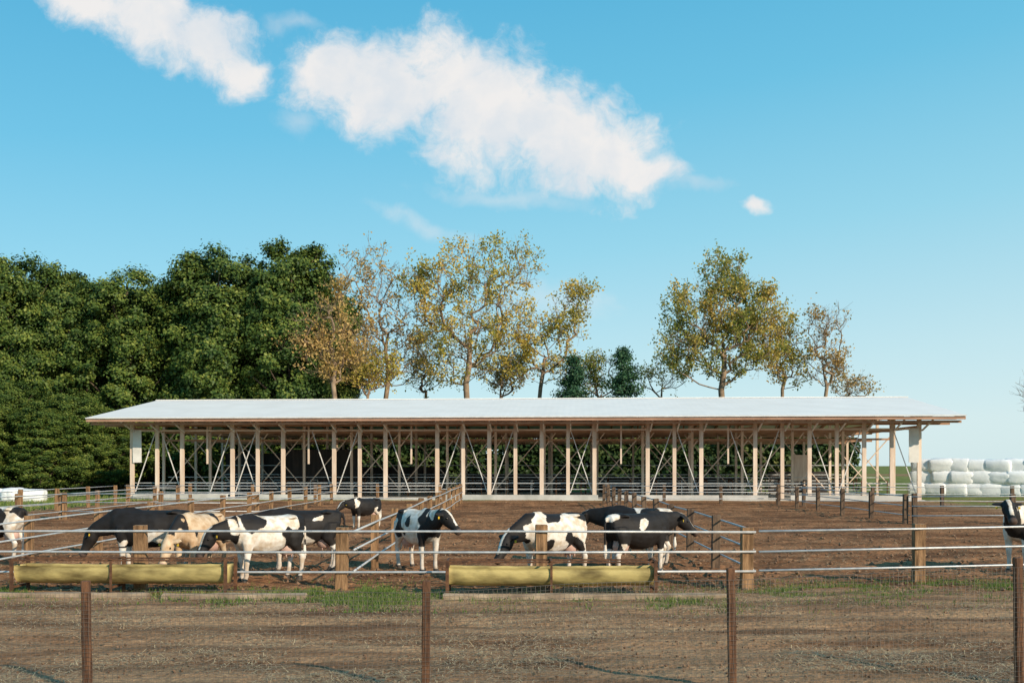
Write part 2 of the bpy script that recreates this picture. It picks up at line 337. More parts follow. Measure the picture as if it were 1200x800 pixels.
U=np.stack([np.cos(a),np.sin(a),rng.normal(size=n)*0.15],-1)*l[:,None]; Wv=np.stack([-np.sin(a),np.cos(a),np.zeros(n)],-1)*w
Q=np.empty((n,4,3)); Q[:,0]=V-U-Wv; Q[:,1]=V+U-Wv; Q[:,2]=V+U+Wv; Q[:,3]=V-U+Wv
o=mesh_obj('straw',facemesh('straw',Q,rng.random(n),4),M_straw); o['kind']='stuff'; o['label']='loose straw scattered over the earth'
def clods():
    vs=[];fs=[]
    for k in range(5200):
        py=random.uniform(22,250); y=F*CH/py; x=random.uniform(-0.53,0.53)*y
        if y<19 and random.random()<0.3: continue
        s=random.uniform(0.015,0.07)**1.0 if y>19 else random.uniform(0.006,0.025); b=len(vs)
        for dx,dy,dz in((1,0,0),(0,1,0),(-1,0,0),(0,-1,0),(0,0,1),(0,0,-1)):
            vs.append((x+dx*s*random.uniform(.7,1.3),y+dy*s*random.uniform(.7,1.3),0.015+dz*s*random.uniform(.6,1)))
        for a,bb in((0,1),(1,2),(2,3),(3,0)): fs.append((b+a,b+bb,b+4)); fs.append((b+bb,b+a,b+5))
    o=mesh_obj('soil_clods',pymesh('soil_clods',vs,fs),M_clod); o['kind']='stuff'; o['label']='small clods of soil and manure'
clods()

# ------------------------------------------------------------ fences
def post_mesh(w,d,h): return box_mesh('post',w,d,h,0.012,0.006,4)
PM=post_mesh(0.23,0.17,1.45); PM.materials.append(M_post); PM2=post_mesh(0.19,0.17,1.45); PM2.materials.append(M_greypost); PM3=post_mesh(0.18,0.16,1.45); PM3.materials.append(M_post)
def fence(pts,pm,label,group,rails=(1.13,0.74,0.35),rr=0.022,off=-0.11,skip=False,start=None):
    p0=Vector((pts[0][0],pts[0][1],0))
    E=empty('paddock_fence',p0,label,'fence',group)
    for k,(x,y) in enumerate(pts):
        if skip and k==0: continue
        o=bpy.data.objects.new('post',pm); link(o); o.parent=E
        o.location=(x-p0.x,y-p0.y,0.5+random.uniform(-0.04,0.04)); o.rotation_euler=(random.uniform(-.025,.025),random.uniform(-.025,.025),random.uniform(-.08,.08))
    d=(Vector(pts[-1])-Vector(pts[0])).normalized(); nrm=Vector((d.y,-d.x))*(-off)
    if nrm.y>0 and abs(d.x)>0.5: nrm=-nrm
    P0=list(pts)
    if start: P0=[start]+P0
    for h in rails:
        P=[Vector((x-p0.x+nrm.x,y-p0.y+nrm.y,h+random.uniform(-.02,.02))) for (x,y) in P0]
        if not skip and not start: P[0]-=Vector((d.x,d.y,0))*0.15
        P[-1]+=Vector((d.x,d.y,0))*0.15
        tube('rail',P,rr,M_pipe,E,8)
    return E
G='paddock fences of timber posts and pipe rails'
fence([(x,19.3) for x in(-18.9,-15,-11.1,-7.2,-3.3,0.56,4.55)],PM,'timber post fence with three steel pipe rails beside feed troughs',G)
fence([(4.75,19.35),(8.25,20.2),(11.9,20.9),(15.6,21.6)],PM,'broad timber post fence with pipe rails on weedy verge',G,skip=True)
fence([(-3.2,19.3+3.9*k) for k in range(1,12)],PM3,'timber and pipe fence running back to the barn',G,start=(-3.2,19.45))
fence([(4.65+0.1*k,19.3+3.9*k) for k in range(1,12)],PM2,'dark post and pipe fence dividing two paddocks',G,start=(4.6,19.45))
fence([(-11.3,19.4+3.9*k) for k in range(1,12)],PM3,'timber and pipe fence running back to the barn',G,start=(-11.2,19.45))
fence([(-20.2,29+3.9*k) for k in range(0,9)],PM3,'timber and pipe fence beside rough meadow',G)
fence([(-24+3.9*k,62.2) for k in range(0,6)],PM3,'timber and pipe fence across the front of the barn',G)
fence([(5.9+3.5*k,61.5) for k in range(0,4)],PM2,'dark post fence with pipe rails before the barn',G)
fence([(16.2,41+3.9*k) for k in range(0,6)],PM2,'dark post fence with pipe rails before the barn',G)
fence([(16.5+3.9*k,40.8-0.25*k) for k in range(0,4)],PM2,'dark post fence with pipe rails on bare soil',G)
fence([(17+3.9*k,58-0.3*k) for k in range(0,5)],PM2,'dark post fence with pipe rails beside wrapped bales',G)
fence([(-24.1,60.5-3.9*k) for k in range(0,6)],PM3,'timber and pipe fence beside rough meadow',G)
fence([(-20+4.3*k,44.5) for k in range(0,3)],PM3,'timber and pipe cross fence on trodden soil',G)

E=empty('wire_fence',(-4.44,10.4,0),'wire mesh fence on thin brown stakes in bare earth','fence')
wp=[(-7.9,10.4,1.2),(-4.44,10.4,1.2),(-0.9,10.4,1.2),(2.34,10.6,1.31),(5.52,10.85,1.40),(8.8,11.1,1.4)]
for x,y,h in wp:
    me=box_mesh('stake',0.085,0.075,h+0.3,0.012,0.004,5); o=mesh_obj('stake',me,M_thin,E,(x+4.44,y-10.4,(h-0.3)/2),(random.uniform(-.015,.015),random.uniform(-.02,.02),random.uniform(-.2,.2)))
def wire_mesh():
    vs=[];fs=[]
    def fy(x):
        for a,b in zip(wp[:-1],wp[1:]):
            if x<=b[0]: t=(x-a[0])/(b[0]-a[0]); return a[1]+(b[1]-a[1])*t-0.05, (a[2]+(b[2]-a[2])*t)-0.11
        return wp[-1][1]-.05,wp[-1][2]-.11
    def top(x): return fy(x)[1]+0.015*math.sin(x*1.7)
    r=0.0019
    for i,x in enumerate(np.arange(-7.8,8.7,0.05)):
        y,_=fy(x); ph=i*0.9
        pts=[(x+4.44+0.004*math.sin(ph+k*2.1),y-10.4+0.006*math.sin(x*3+k),z) for k,z in enumerate(np.linspace(0.01,top(x),6))]
        tube_data(vs,fs,pts,r,3,False)
    for j in range(25):
        f=j/24; pts=[]
        for x in np.arange(-7.8,8.7,0.3):
            y,_=fy(x); pts.append((x+4.44,y-10.4+0.006*math.sin(x*3+j),0.01+(top(x)-0.01)*f+0.003*math.sin(x*5+j)))
        tube_data(vs,fs,pts,r if j<24 else 0.003,3,False)
    mesh_obj('wire_mesh',pymesh('wire_mesh',vs,fs),M_wire,E)
wire_mesh()

# ------------------------------------------------------------ troughs
def trough(x0,x1,y,label,rz=0.0,zc=0.42,divs=(0.0,)):
    L_=x1-x0; E=empty('feed_trough',((x0+x1)/2,y,0),label,'trough','half-pipe feed troughs',(0,0,rz))
    r=0.25; th=0.02; vs=[];fs=[]; nseg=20; ns=40; a0=math.pi-0.35; a1=2*math.pi+0.35
    for i in range(ns+1):
        x=-L_/2+L_*i/ns; sag=-0.015*(1-(2*i/ns-1)**2)+0.004*math.sin(i*1.3)
        for rad in(r,r-th):
            for k in range(nseg+1):
                a=a0+(a1-a0)*k/nseg; rr_=rad*(1+0.02*mnoise.noise(Vector((x*2.2,k*.4,y))))
                vs.append((x,rr_*1.05*math.cos(a),zc+0.02+rr_*1.02*math.sin(a)+sag))
    W_=2*(nseg+1)
    for i in range(ns):
        for k in range(nseg):
            a=i*W_+k; fs.append((a,a+1,a+1+W_,a+W_)); b=a+nseg+1; fs.append((b,b+W_,b+1+W_,b+1))
        for k in(0,nseg): a=i*W_+k; b=a+nseg+1; fs.append((a,b,b+W_,a+W_))
    for i in(0,ns): fs.append(tuple(i*W_+k for k in range(nseg+1)))
    mesh_obj('basin',pymesh('basin',vs,fs,True),M_trough,E)
    zr=zc+0.21
    for s in(-1,1): beam('rim_bar',(-L_/2-0.04,s*(r-0.02),zr),(L_/2+0.04,s*(r-0.02),zr),0.032,0.032,M_rust,E)
    for x in (-L_/2-.02,)+tuple(divs)+(L_/2+.02,):
        for s in(-1,1):
            if x in divs and s==-1: beam('leg',(x,s*(r+.03),-0.06),(x,s*(r+.03),zr),0.04,0.02,M_rust,E)
            else: beam('leg',(x,s*(r+0.055),-0.06),(x,s*(r+0.055),zr+0.02),0.06,0.035,M_rust,E)
        beam('cross_bar',(x,-r-0.05,0.13),(x,r+0.05,0.13),0.04,0.04,M_rust,E)
        beam('cross_bar',(x,-r-0.05,zr+0.026),(x,r+0.05,zr+0.026),0.04,0.02,M_rust,E)
    vs=[];fs=[]; n=40
    for i in range(n+1):
        x=-L_/2+0.05+(L_-0.1)*i/n
        for k in range(5): vs.append((x,-0.2+0.1*k,zc-0.04+0.03*random.random()+0.03*math.sin(i*.5)))
    for i in range(n):
        for k in range(4): a=i*5+k; fs.append((a,a+1,a+6,a+5))
    mesh_obj('feed',pymesh('feed',vs,fs),M_feed,E)
trough(-1.16,2.6,18.45,'weathered yellow half-pipe feed trough on rusty legs against the fence')
trough(-9.3,-5.32,18.8,'long olive tan half-pipe feed trough on rusty legs',R(-1.5),0.42,(-0.15,))
for (x0,x1,y,lab) in((-1.25,3.9,17.95,'worn grey kerb beam lying on the earth'),(-6.3,-3.7,17.95,'short worn kerb beam lying in grass'),(-9.6,-6.6,18.1,'worn kerb beam lying on the earth')):
    me=box_mesh('kerb_beam',x1-x0,0.18,0.12,0.02,0.012,10); o=mesh_obj('kerb_beam',me,M_plank,None,((x0+x1)/2,y,0.03),(0,0,R(random.uniform(-.6,.6)))); tag(o,lab,'beam','kerb beams beside the track')

# ------------------------------------------------------------ barn
ang=-math.atan2(3.6,54.4)
B=empty('cattle_barn',(-27.0,70.8,0),'long open timber cattle barn with white metal roof','barn',None,(0,0,ang))
LN=54.6; SP=1.82; DP=18.0; OV=2.5; GO=2.1; ZE=5.68; ZR=7.6; HD=DP/2+OV
def zroof(y): return ZE+(ZR-ZE)*(1-abs(y-DP/2)/HD)
T=0.07
vs=[(-GO,-OV,ZE),(LN+GO,-OV,ZE),(LN+GO,DP/2,ZR),(-GO,DP/2,ZR),(LN+GO,DP+OV,ZE),(-GO,DP+OV,ZE)]
vs+=[(x,y,z-T) for x,y,z in vs]
fs=[(0,1,2,3),(3,2,4,5),(9,8,7,6),(11,10,8,9),(0,6,7,1),(1,7,8,2),(2,8,10,4),(4,10,11,5),(5,11,9,3),(3,9,6,0)]
roof=mesh_obj('roof',pymesh('roof',vs,fs),M_roof,B)
beam('ridge_cap',(-GO-.03,DP/2,ZR+0.02),(LN+GO+.03,DP/2,ZR+0.02),0.4,0.06,M_roof,roof)
beam('fascia',(-GO,-OV-0.03,ZE-0.20),(LN+GO,-OV-0.03,ZE-0.20),0.05,0.18,M_fascia,roof)
beam('gutter',(-GO-.02,-OV-0.10,ZE-0.05),(LN+GO+.02,-OV-0.10,ZE-0.05),0.1,0.07,M_whitesteel,roof)
for xx in(-GO+.03,LN+GO-.03):
    for s in(0,1):
        a=(xx,-OV+.02 if s==0 else DP+OV-.02,ZE-0.19); beam('bargeboard',a,(xx,DP/2,ZR-0.19),0.05,0.22,M_fascia,roof)
missing={3,7,11,19,23}
for i in range(31):
    x=i*SP; big=i not in missing
    if big:
        me=box_mesh('post',0.24 if i%2 else 0.27,0.16,zroof(0)-0.35,0.0); mesh_obj('post',me,M_barnwood,B,(x,0,(zroof(0)-0.35)/2))
        beam('strut',(x+.18,-0.05,4.75),(x+.18,-OV+0.35,ZE-0.30),0.09,0.09,M_whitesteel,B)
    else:
        me=box_mesh('post',0.11,0.11,3.0,0.0); mesh_obj('post',me,M_barnwood,B,(x,0,4.0))
for k in range(0,61):
    x=k*SP/2-0.03
    if k%2==0:
        beam('rafter',(x,-OV+.02,ZE-0.2),(x,DP/2,ZR-0.2),0.10,0.22,M_rafter,B)
        beam('rear_rafter',(x,DP+OV-.02,ZE-0.2),(x,DP/2,ZR-0.2),0.10,0.22,M_rafter,B)
    else:
        beam('rafter_tail',(x,-OV+.02,ZE-0.17),(x,1.5,zroof(1.5)-0.17),0.08,0.16,M_rafter,B)
beam('eave_beam',(-GO+.1,0.0,5.25),(LN+GO-.1,0.0,5.25),0.14,0.24,M_rafter,B)
beam('eave_beam',(-.1,-0.13,4.85),(LN+.1,-0.13,4.85),0.06,0.12,M_barnwood,B)
beam('outer_purlin',(-GO+.1,-OV+0.45,ZE-0.42),(LN+GO-.1,-OV+0.45,ZE-0.42),0.1,0.16,M_rafter,B)
for yv in(-1.2,3,6.0,9,12,15,19):
    beam('purlin',(-GO+.1,yv,zroof(yv)-0.40),(LN+GO-.1,yv,zroof(yv)-0.40),0.1,0.14,M_rafter,B)
for row,yv in enumerate((5.4,10.8,18.0)):
    for i in range(0,31,2):
        h=zroof(yv)-0.45; me=box_mesh('inner_post',0.18,0.18,h); mesh_obj('inner_post',me,M_barnwood,B,(i*SP+(0.4 if row==1 else 0),yv,h/2))
    beam('tie_beam',(0,yv,4.95),(LN,yv,4.95),0.12,0.28,M_rafter,B)
    beam('tie_beam',(0,yv,4.3),(LN,yv,4.3),0.08,0.14,M_rafter,B)
for i in range(0,31,2):
    beam('cross_tie',(i*SP,0.1,5.0),(i*SP,DP,5.0),0.1,0.2,M_rafter,B)
    beam('king_strut',(i*SP,5.4,5.0),(i*SP,DP/2,zroof(DP/2)-0.4),0.1,0.1,M_rafter,B)
    beam('king_strut',(i*SP,12,5.0),(i*SP,DP/2,zroof(DP/2)-0.4),0.1,0.1,M_rafter,B)
for i in range(0,30):
    x=i*SP
    if i in(0,3,4,8,12,14,17,20,24,27): beam('diagonal_brace',(x+.15,0.16,0.5),(x+SP-.15,0.16,4.9),0.055,0.055,M_whitesteel,B)
    if i in(1,4,7,10,13,17,21,23,26,29): beam('diagonal_brace',(x+SP-.15,0.24,0.5),(x+.15,0.24,4.9),0.055,0.055,M_whitesteel,B)
    if i%2==0:
        x2=x+2*SP
        beam('diagonal_brace',(x,5.4,0.6),(x2,5.4,4.8),0.07,0.07,M_barnwood,B)
        if i%4==0: beam('diagonal_brace',(x2,5.5,0.6),(x,5.5,4.8),0.06,0.06,M_barnwood,B)
        beam('diagonal_brace',(x2,10.8,0.6),(x,10.8,4.8),0.07,0.07,M_barnwood,B)
        beam('knee_brace',(x,5.4,3.7),(x+.9,5.4,4.9),0.08,0.08,M_barnwood,B)
        beam('knee_brace',(x,18,3.4),(x+1.3,18,4.9),0.08,0.08,M_barnwood,B)
for z in(0.75,1.15): beam('feed_rail',(0,0.3,z),(LN,0.3,z),0.05,0.05,M_pipe,B)
for z in(0.6,1.1,1.5): beam('feed_rail',(0,6.2,z),(LN,6.2,z),0.05,0.05,M_pipe,B)
for z in(0.6,1.1,1.6,2.4): beam('feed_rail',(0,17.8,z),(LN,17.8,z),0.06,0.06,M_pipe,B)
for a,b in((0.2,7.0),(9.3,16.0),(22.3,33.0),(34.0,44.5),(46,54)):
    me=box_mesh('low_wall',b-a,0.16,0.42); mesh_obj('low_wall',me,M_conc,B,((a+b)/2,-0.25,0.16))
me=box_mesh('floor',LN+0.6,DP+0.6,0.2); mesh_obj('floor',me,M_conc,B,(LN/2,DP/2,-0.03))
for a,b,yv,h in((8.3,14.2,9,3.6),(0.2,6,18.3,3.4),(6.5,20,18.3,2.2),(21.5,31,18.3,1.6),(33,46,18.3,1.3),(48,53,18.3,1.8)):
    me=box_mesh('board_wall',b-a,0.1,h); mesh_obj('board_wall',me,M_darkwall,B,((a+b)/2,yv,h/2+.07))
for x,w,h,yv in((0.42,0.62,2.3,0.15),(LN-0.4,0.65,2.3,0.15)):
    me=box_mesh('sheet_panel',w,0.05,h,0,0.012,6); mesh_obj('sheet_panel',me,M_curtain,B,(x,yv-0.30,3.75))
me=box_mesh('board_panel',1.2,0.05,2.0); mesh_obj('board_panel',me,M_barnwood,B,(LN-6,8.0,2.2))
for i in range(1,30,1):
    x=i*SP+0.9; tube('stall_divider',[(x,3.9,0.1),(x,3.9,1.3),(x,5.9,1.3),(x,5.9,0.5)],0.04,M_rust if i%3 else M_pipe,B,5)
    tube('stall_divider',[(x+.4,11.2,0.1),(x+.4,11.2,1.5),(x+.4,13.2,1.5),(x+.4,13.2,0.1)],0.045,M_rust,B,5)

# ------------------------------------------------------------ bales
def bale_mesh(name,r,l,seed):
    vs=[];fs=[]; ns=22; prof=[(-0.5,0.0),(-0.51,0.5),(-0.49,0.80),(-0.45,0.93),(-0.36,1.0),(-0.1,1.02),(0.1,1.02),(0.36,1.0),(0.45,0.93),(0.49,0.80),(0.51,0.5),(0.5,0.0)]
    for px_,pr in prof:
        for k in range(ns):
            a=2*math.pi*k/ns; rr=r*pr*(1+0.12*mnoise.noise(Vector((px_*3+seed*5,math.cos(a)*1.6,math.sin(a)*1.6))))
            c,s=math.cos(a),math.sin(a); f=1.0/max(abs(c)**4+abs(s)**4,0.01)**0.25
            f=0.1+0.9*f
            vs.append((px_*l*(1+0.05*mnoise.noise(Vector((a,seed,0)))),rr*c*f,rr*s*f*0.97))
    for i in range(len(prof)-1):
        for k in range(ns):
            a=i*ns+k; b=i*ns+(k+1)%ns; fs.append((a,a+ns,b+ns,b))
    return pymesh(name,vs,fs,True)
BM=[bale_mesh('wrapped_bale',0.55,1.5+0.12*s,s) for s in range(5)]
for m_ in BM: m_.materials.append(M_wrap)
BK=bale_mesh('wrapped_bale',0.55,1.5,9); BK.materials.append(M_wrapk)
GB='stack of plastic-wrapped silage bales'
bd=Vector((12.0,-6.0,0)).normalized()
for i in range(13):
    for k in range(3):
        p=Vector((32.2,79,0))+bd*(1.33*i+(0.5 if k==1 else 0.2*k)+random.uniform(-.06,.06))
        blk=(k==2 and i==7)
        o=bpy.data.objects.new('wrapped_bale',BK if blk else BM[(i*7+k*3)%5]); link(o)
        sc=random.uniform(.98,1.06); o.scale=(sc,sc,random.uniform(.97,1.05))
        o.location=(p.x+random.uniform(-.06,.06),p.y+0.1*k+random.uniform(-.10,.10),0.50+k*0.93+random.uniform(-.02,.02)); o.rotation_euler=(random.choice((0,1.57,3.14,4.71))+random.uniform(-.1,.1),random.uniform(-.04,.04),math.atan2(bd.y,bd.x)+random.uniform(-.10,.10))
        tag(o,'black plastic-wrapped silage bale on the stack' if blk else 'white plastic-wrapped silage bale in a long stack','bale',GB)
for (x,y,z,r) in((-34.7,66,0.42,0.2),(-33.0,66.3,0.40,1.4),(-36.2,66.5,0.42,0.5),(-31.6,65.6,0.38,0.1),(-34,67.8,0.42,1.0)):
    o=bpy.data.objects.new('wrapped_bale',BM[int(r*10)%5]); link(o); o.location=(x,y,z); o.rotation_euler=(0,0,r); o.scale=(1,1,.85); tag(o,'white plastic-wrapped bale on rough meadow grass','bale','white bales on the meadow')

# ------------------------------------------------------------ trees
def evergreen_meshes(seed,H=22.0,Rr=4.6):
    r=np.random.default_rng(seed); rnd=random.Random(seed)
    vs=[];fs=[]; pts=[(0,0,-0.3)]
    for k in range(1,9): pts.append((rnd.uniform(-.25,.25),rnd.uniform(-.25,.25),H*0.9*k/8))
    tube_data(vs,fs,pts,[0.42*(1-k/9.5)+0.04 for k in range(9)],8)
    # crown = several overlapping rounded masses of unequal size
    mass=[(0,0,H*.22,4.4,H*.24),(0,0,H*.5,4.6,H*.27),(rnd.uniform(-.8,.8),0,H*.74,4.0,H*.24)]
    for _ in range(9):
        a=rnd.random()*6.283; f=rnd.uniform(.2,.86); d=rnd.uniform(2.0,3.3)*(1.1-.5*f); mass.append((d*math.cos(a),d*math.sin(a),H*f,rnd.uniform(1.6,2.6),rnd.uniform(1.8,3.0)))
    cl=[]
    for (mx,my,mz,mr_,mh) in mass:
        for _ in range(int(9*mr_*mh**.5)):
            d=Vector([rnd.gauss(0,1) for _ in range(3)]).normalized(); q=rnd.uniform(.55,1.0)
            c=(mx+d.x*mr_*q,my+d.y*mr_*q,min(mz+d.z*mh*q,H-.6))
            if c[2]<.8: continue
            cl.append((c,rnd.uniform(.4,.95)))
            if rnd.random()<.2:
                j=max(0,min(7,int(c[2]/(H*0.9)*8)-1)); p0=Vector(pts[j]); pc=Vector(c); tube_data(vs,fs,[p0,(p0+pc)/2-Vector((0,0,.3)),pc],[0.14,0.09,0.03],5)
    for f in(.12,.3,.5,.68,.82): cl.append(((0,0,H*f),2.3))
    tm=pymesh('trunk',vs,fs,True); tm.materials.append(M_darkbark)
    C=[];O=[];Tn=[];Sz=[]
    for (c,rad) in cl:
        m_=int(300*rad**1.5)+45; d=r.normal(size=(m_,3)); d/=np.linalg.norm(d,axis=1)[:,None]
        q=rad*np.abs(r.normal(0.75,0.35,m_))
        P=np.array(c)+d*q[:,None]*np.array([1,1,0.85]); C.append(P); O.append(d)
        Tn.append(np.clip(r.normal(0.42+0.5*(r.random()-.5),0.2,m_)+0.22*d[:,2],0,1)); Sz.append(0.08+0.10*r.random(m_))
    C=np.concatenate(C);O=np.concatenate(O);Tn=np.concatenate(Tn);Sz=np.concatenate(Sz)
    gl=C.copy(); gl[:,2]=(gl[:,2]-H*.5)*0.35; gl/=np.linalg.norm(gl,axis=1)[:,None]+1e-6
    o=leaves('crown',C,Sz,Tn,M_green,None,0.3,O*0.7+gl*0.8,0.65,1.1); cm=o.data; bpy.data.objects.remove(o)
    return tm,cm
EV=[evergreen_meshes(s) for s in(1,2,3,4)]
GE='row of tall dark evergreen trees'
def place_tree(name,tm,cm,x,y,s,sz,rot,label,cat,group):
    E=empty(name,(x,y,0),label,cat,group,(0,0,rot)); E.scale=(s,s,sz)
    mesh_obj('trunk',tm,None,E); mesh_obj('crown',cm,None,E); return E
evl=[(-28,98,305,1.05),(20,96,292,1.05),(76,97,303,1.0),(146,97,302,1.15),(200,104,318,.95),(250,97,283,1.2),(338,97,272,1.15),(385,101,315,.8),(298,106,308,.95),(-85,98,300,1),(108,105,325,1.0)]
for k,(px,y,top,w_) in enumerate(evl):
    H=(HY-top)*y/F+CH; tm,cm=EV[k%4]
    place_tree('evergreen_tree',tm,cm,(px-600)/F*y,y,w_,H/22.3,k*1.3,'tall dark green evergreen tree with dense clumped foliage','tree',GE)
for k in range(9):
    px=-60+52*k; y=112; place_tree('evergreen_tree',*EV[(k+2)%4],(px-600)/F*y,y,1.35,((HY-350+15*(k%3))*y/F+CH)/22,k*2.1,'tall dark green evergreen tree with dense clumped foliage','tree',GE)
for k,(px,y,h) in enumerate(((-25,85,9),(12,88,10),(48,86,8),(84,89,9.5),(122,91,8))):
    place_tree('evergreen_tree',*EV[k%4],(px-600)/F*y,y,0.62,h/22,k*1.7,'low bushy evergreen tree at the meadow edge','tree',GE)

def crown_tree(seed,H,ells,nt,leafy,m,base_h=0.30,clump=7,sizer=(0.10,0.19),depth=0.75,tw=3):
    rnd=random.Random(seed); P=[];par=[]
    cx=sum(e[0]*e[2] for e in ells)/sum(e[2] for e in ells)
    P.append(Vector((0,0,-0.2)));par.append(-1);n=9
    for k in range(1,n+1):
        f=k/n; P.append(Vector((cx*0.5*f*f+rnd.gauss(0,.14),rnd.gauss(0,.14),H*0.62*f))); par.append(k-1)
    lo=next(i for i,q in enumerate(P) if q.z>H*base_h*0.7)
    area=[e[2]*e[3] for e in ells]; T=[]
    for _ in range(nt):
        e=rnd.choices(ells,area)[0]
        while True:
            a,b,c=(rnd.uniform(-1,1) for _ in range(3))
            if a*a+b*b+c*c<=1: break
        T.append(Vector((e[0]+a*e[2],b*e[2]*depth,e[1]+c*e[3])))
    T.sort(key=lambda t:(t-P[n]).length if t.z>P[n].z else (Vector((t.x-cx*.3,t.y,0)).length))
    paths=[]; tips=[]
    for t in T:
        if t.z<H*base_h: continue
        best=None;bd_=1e9
        for i in range(lo,len(P)):
            q=P[i]; d=(t-q).length+ 1.6*max(0,q.z-t.z+0.35*Vector((t.x-q.x,t.y-q.y)).length)
            if d<bd_: bd_=d;best=i
        q=P[best]; L_=(t-q).length; ns=max(2,min(5,int(L_/0.9)))
        ctrl=q+Vector(((t.x-q.x)*.6,(t.y-q.y)*.6,(t.z-q.z)*.38)); path=[best]; pi=best
        for k in range(1,ns+1):
            f=k/ns; w=q*(1-f)**2+ctrl*2*f*(1-f)+t*f*f
            if k<ns: w=w+Vector([rnd.gauss(0,.05*L_**.5) for _ in range(3)])
            P.append(w); par.append(pi); pi=len(P)-1; path.append(pi)
        paths.append(path); tips.append(pi)
    cnt=[0]*len(P)
    for t in tips:
        i=t
        while i>=0: cnt[i]+=1; i=par[i]
    rr=[0.019*max(c,1)**0.45 for c in cnt]
    vs=[];fs=[]
    tube_data(vs,fs,P[:n+1],[max(r_,.05) for r_ in rr[:n+1]],7,False)
    for path in paths:
        r0=rr[path[1]]; tube_data(vs,fs,[P[i] for i in path],[r0]+[rr[i] for i in path[1:]],5 if r0>.08 else 3,False)
    TP=[]
    for t in tips:
        q=P[t]; d0=(q-P[par[t]]).normalized()
        TP.append(q)
        for _ in range(tw):
            d=(d0+Vector([rnd.gauss(0,.55) for _ in range(3)])+Vector((0,0,.25))).normalized(); l=rnd.uniform(.5,1.4)
            e1=q+d*l*.5; e2=q+d*l+Vector((0,0,.06)); tube_data(vs,fs,[q,e1,e2],[.016,.012,.008],3,False); TP+= [e1,e2]
    tm=pymesh('trunk',vs,fs,True); tm.materials.append(M_bark); cm=None
    if leafy>0:
        A=np.array([tuple(q) for q in TP])
        gate=np.array([mnoise.noise(Vector((q.x*.55+seed,q.y*.55,q.z*.55))) for q in TP])+rng.normal(size=len(TP))*.12
        A=A[gate>0.42-0.9*leafy]
        C=np.repeat(A,clump,0)+rng.normal(size=(len(A)*clump,3))*0.25
        base=np.repeat(np.array([0.45+0.55*mnoise.noise(Vector((q[0]*.3,q[1]*.3+seed,q[2]*.3))) for q in A]),clump)
        Tn=np.clip(base+rng.normal(size=len(C))*0.2,0,1); o=leaves('crown',C,rng.uniform(*sizer,len(C)),Tn,m,None,0.2); cm=o.data; bpy.data.objects.remove(o)
    return tm,cm
def place_dec(px,y,seed,ells,nt,leafy,label,m=None,clump=6,tw=3,base_h=.22):
    k=y/F; E_=[((ex-px)*k,(HY-ey)*k+CH,rx*k,ry*k) for ex,ey,rx,ry in ells]
    H=max(e[1]+e[3] for e in E_); tm,cm=crown_tree(seed,H,E_,nt,leafy,m or M_autumn,clump=clump,tw=tw,base_h=base_h)
    E=empty('autumn_tree' if leafy>0 else 'bare_tree',((px-600)*k,y,0),label,'tree','tall half-bare autumn trees behind the barn')
    mesh_obj('trunk',tm,None,E)
    if cm: mesh_obj('crown',cm,None,E)
place_dec(455,105,11,[(430,322,30,42),(455,365,38,55),(425,400,26,40),(480,420,22,35),(448,430,34,26)],340,0.30,'tall slender tree with thin russet autumn leaves',M_russet,5)
place_dec(548,104,12,[(555,318,50,42),(604,312,30,28),(510,350,36,42),(545,380,66,42),(592,375,36,36),(488,330,20,30),(540,425,50,26)],520,0.50,'broad spreading tree with golden olive autumn leaves',None,6)
place_dec(630,106,13,[(680,350,18,22),(662,380,26,26),(622,400,24,24),(645,430,34,22),(605,430,20,18)],240,0.46,'right-leaning tree with sparse orange autumn leaves',None,6)
place_dec(848,104,14,[(850,325,30,32),(812,365,36,34),(862,365,46,40),(792,400,28,28),(840,415,58,36),(892,400,30,34),(898,360,20,24)],540,0.58,'broad tree with olive and gold autumn leaves',M_autgreen,8)
place_dec(916,107,15,[(912,390,24,28),(925,425,28,30)],160,0.50,'small-crowned autumn tree with golden leaves')
place_dec(966,105,16,[(960,380,16,22),(980,375,12,18),(968,420,24,34)],180,0.28,'narrow half-bare autumn tree',M_russet,5)
place_dec(396,93,18,[(375,385,36,26),(352,405,20,18),(395,345,16,30),(385,425,34,24),(418,400,20,30)],260,0.40,'russet-leaved tree in front of dark evergreens',M_russet,5,base_h=.3)
place_dec(430,98,22,[(432,432,34,26)],100,0.55,'low golden autumn tree beside the barn',None,7)
place_dec(500,112,19,[(498,425,28,36)],120,0.22,'half-bare tree with pale twigs')
place_dec(585,112,34,[(588,440,30,22)],100,0.45,'low russet tree behind the barn roof',M_russet,6)
place_dec(770,112,20,[(775,440,30,20)],70,0.25,'half-bare low tree with pale twigs')
place_dec(1000,112,35,[(1000,455,26,12)],50,0.3,'low thin shrub tree behind the barn roof',M_russet)
place_dec(1250,110,21,[(1234,470,40,30),(1218,455,24,24)],170,0.0,'bare leafless tree beyond the bales')
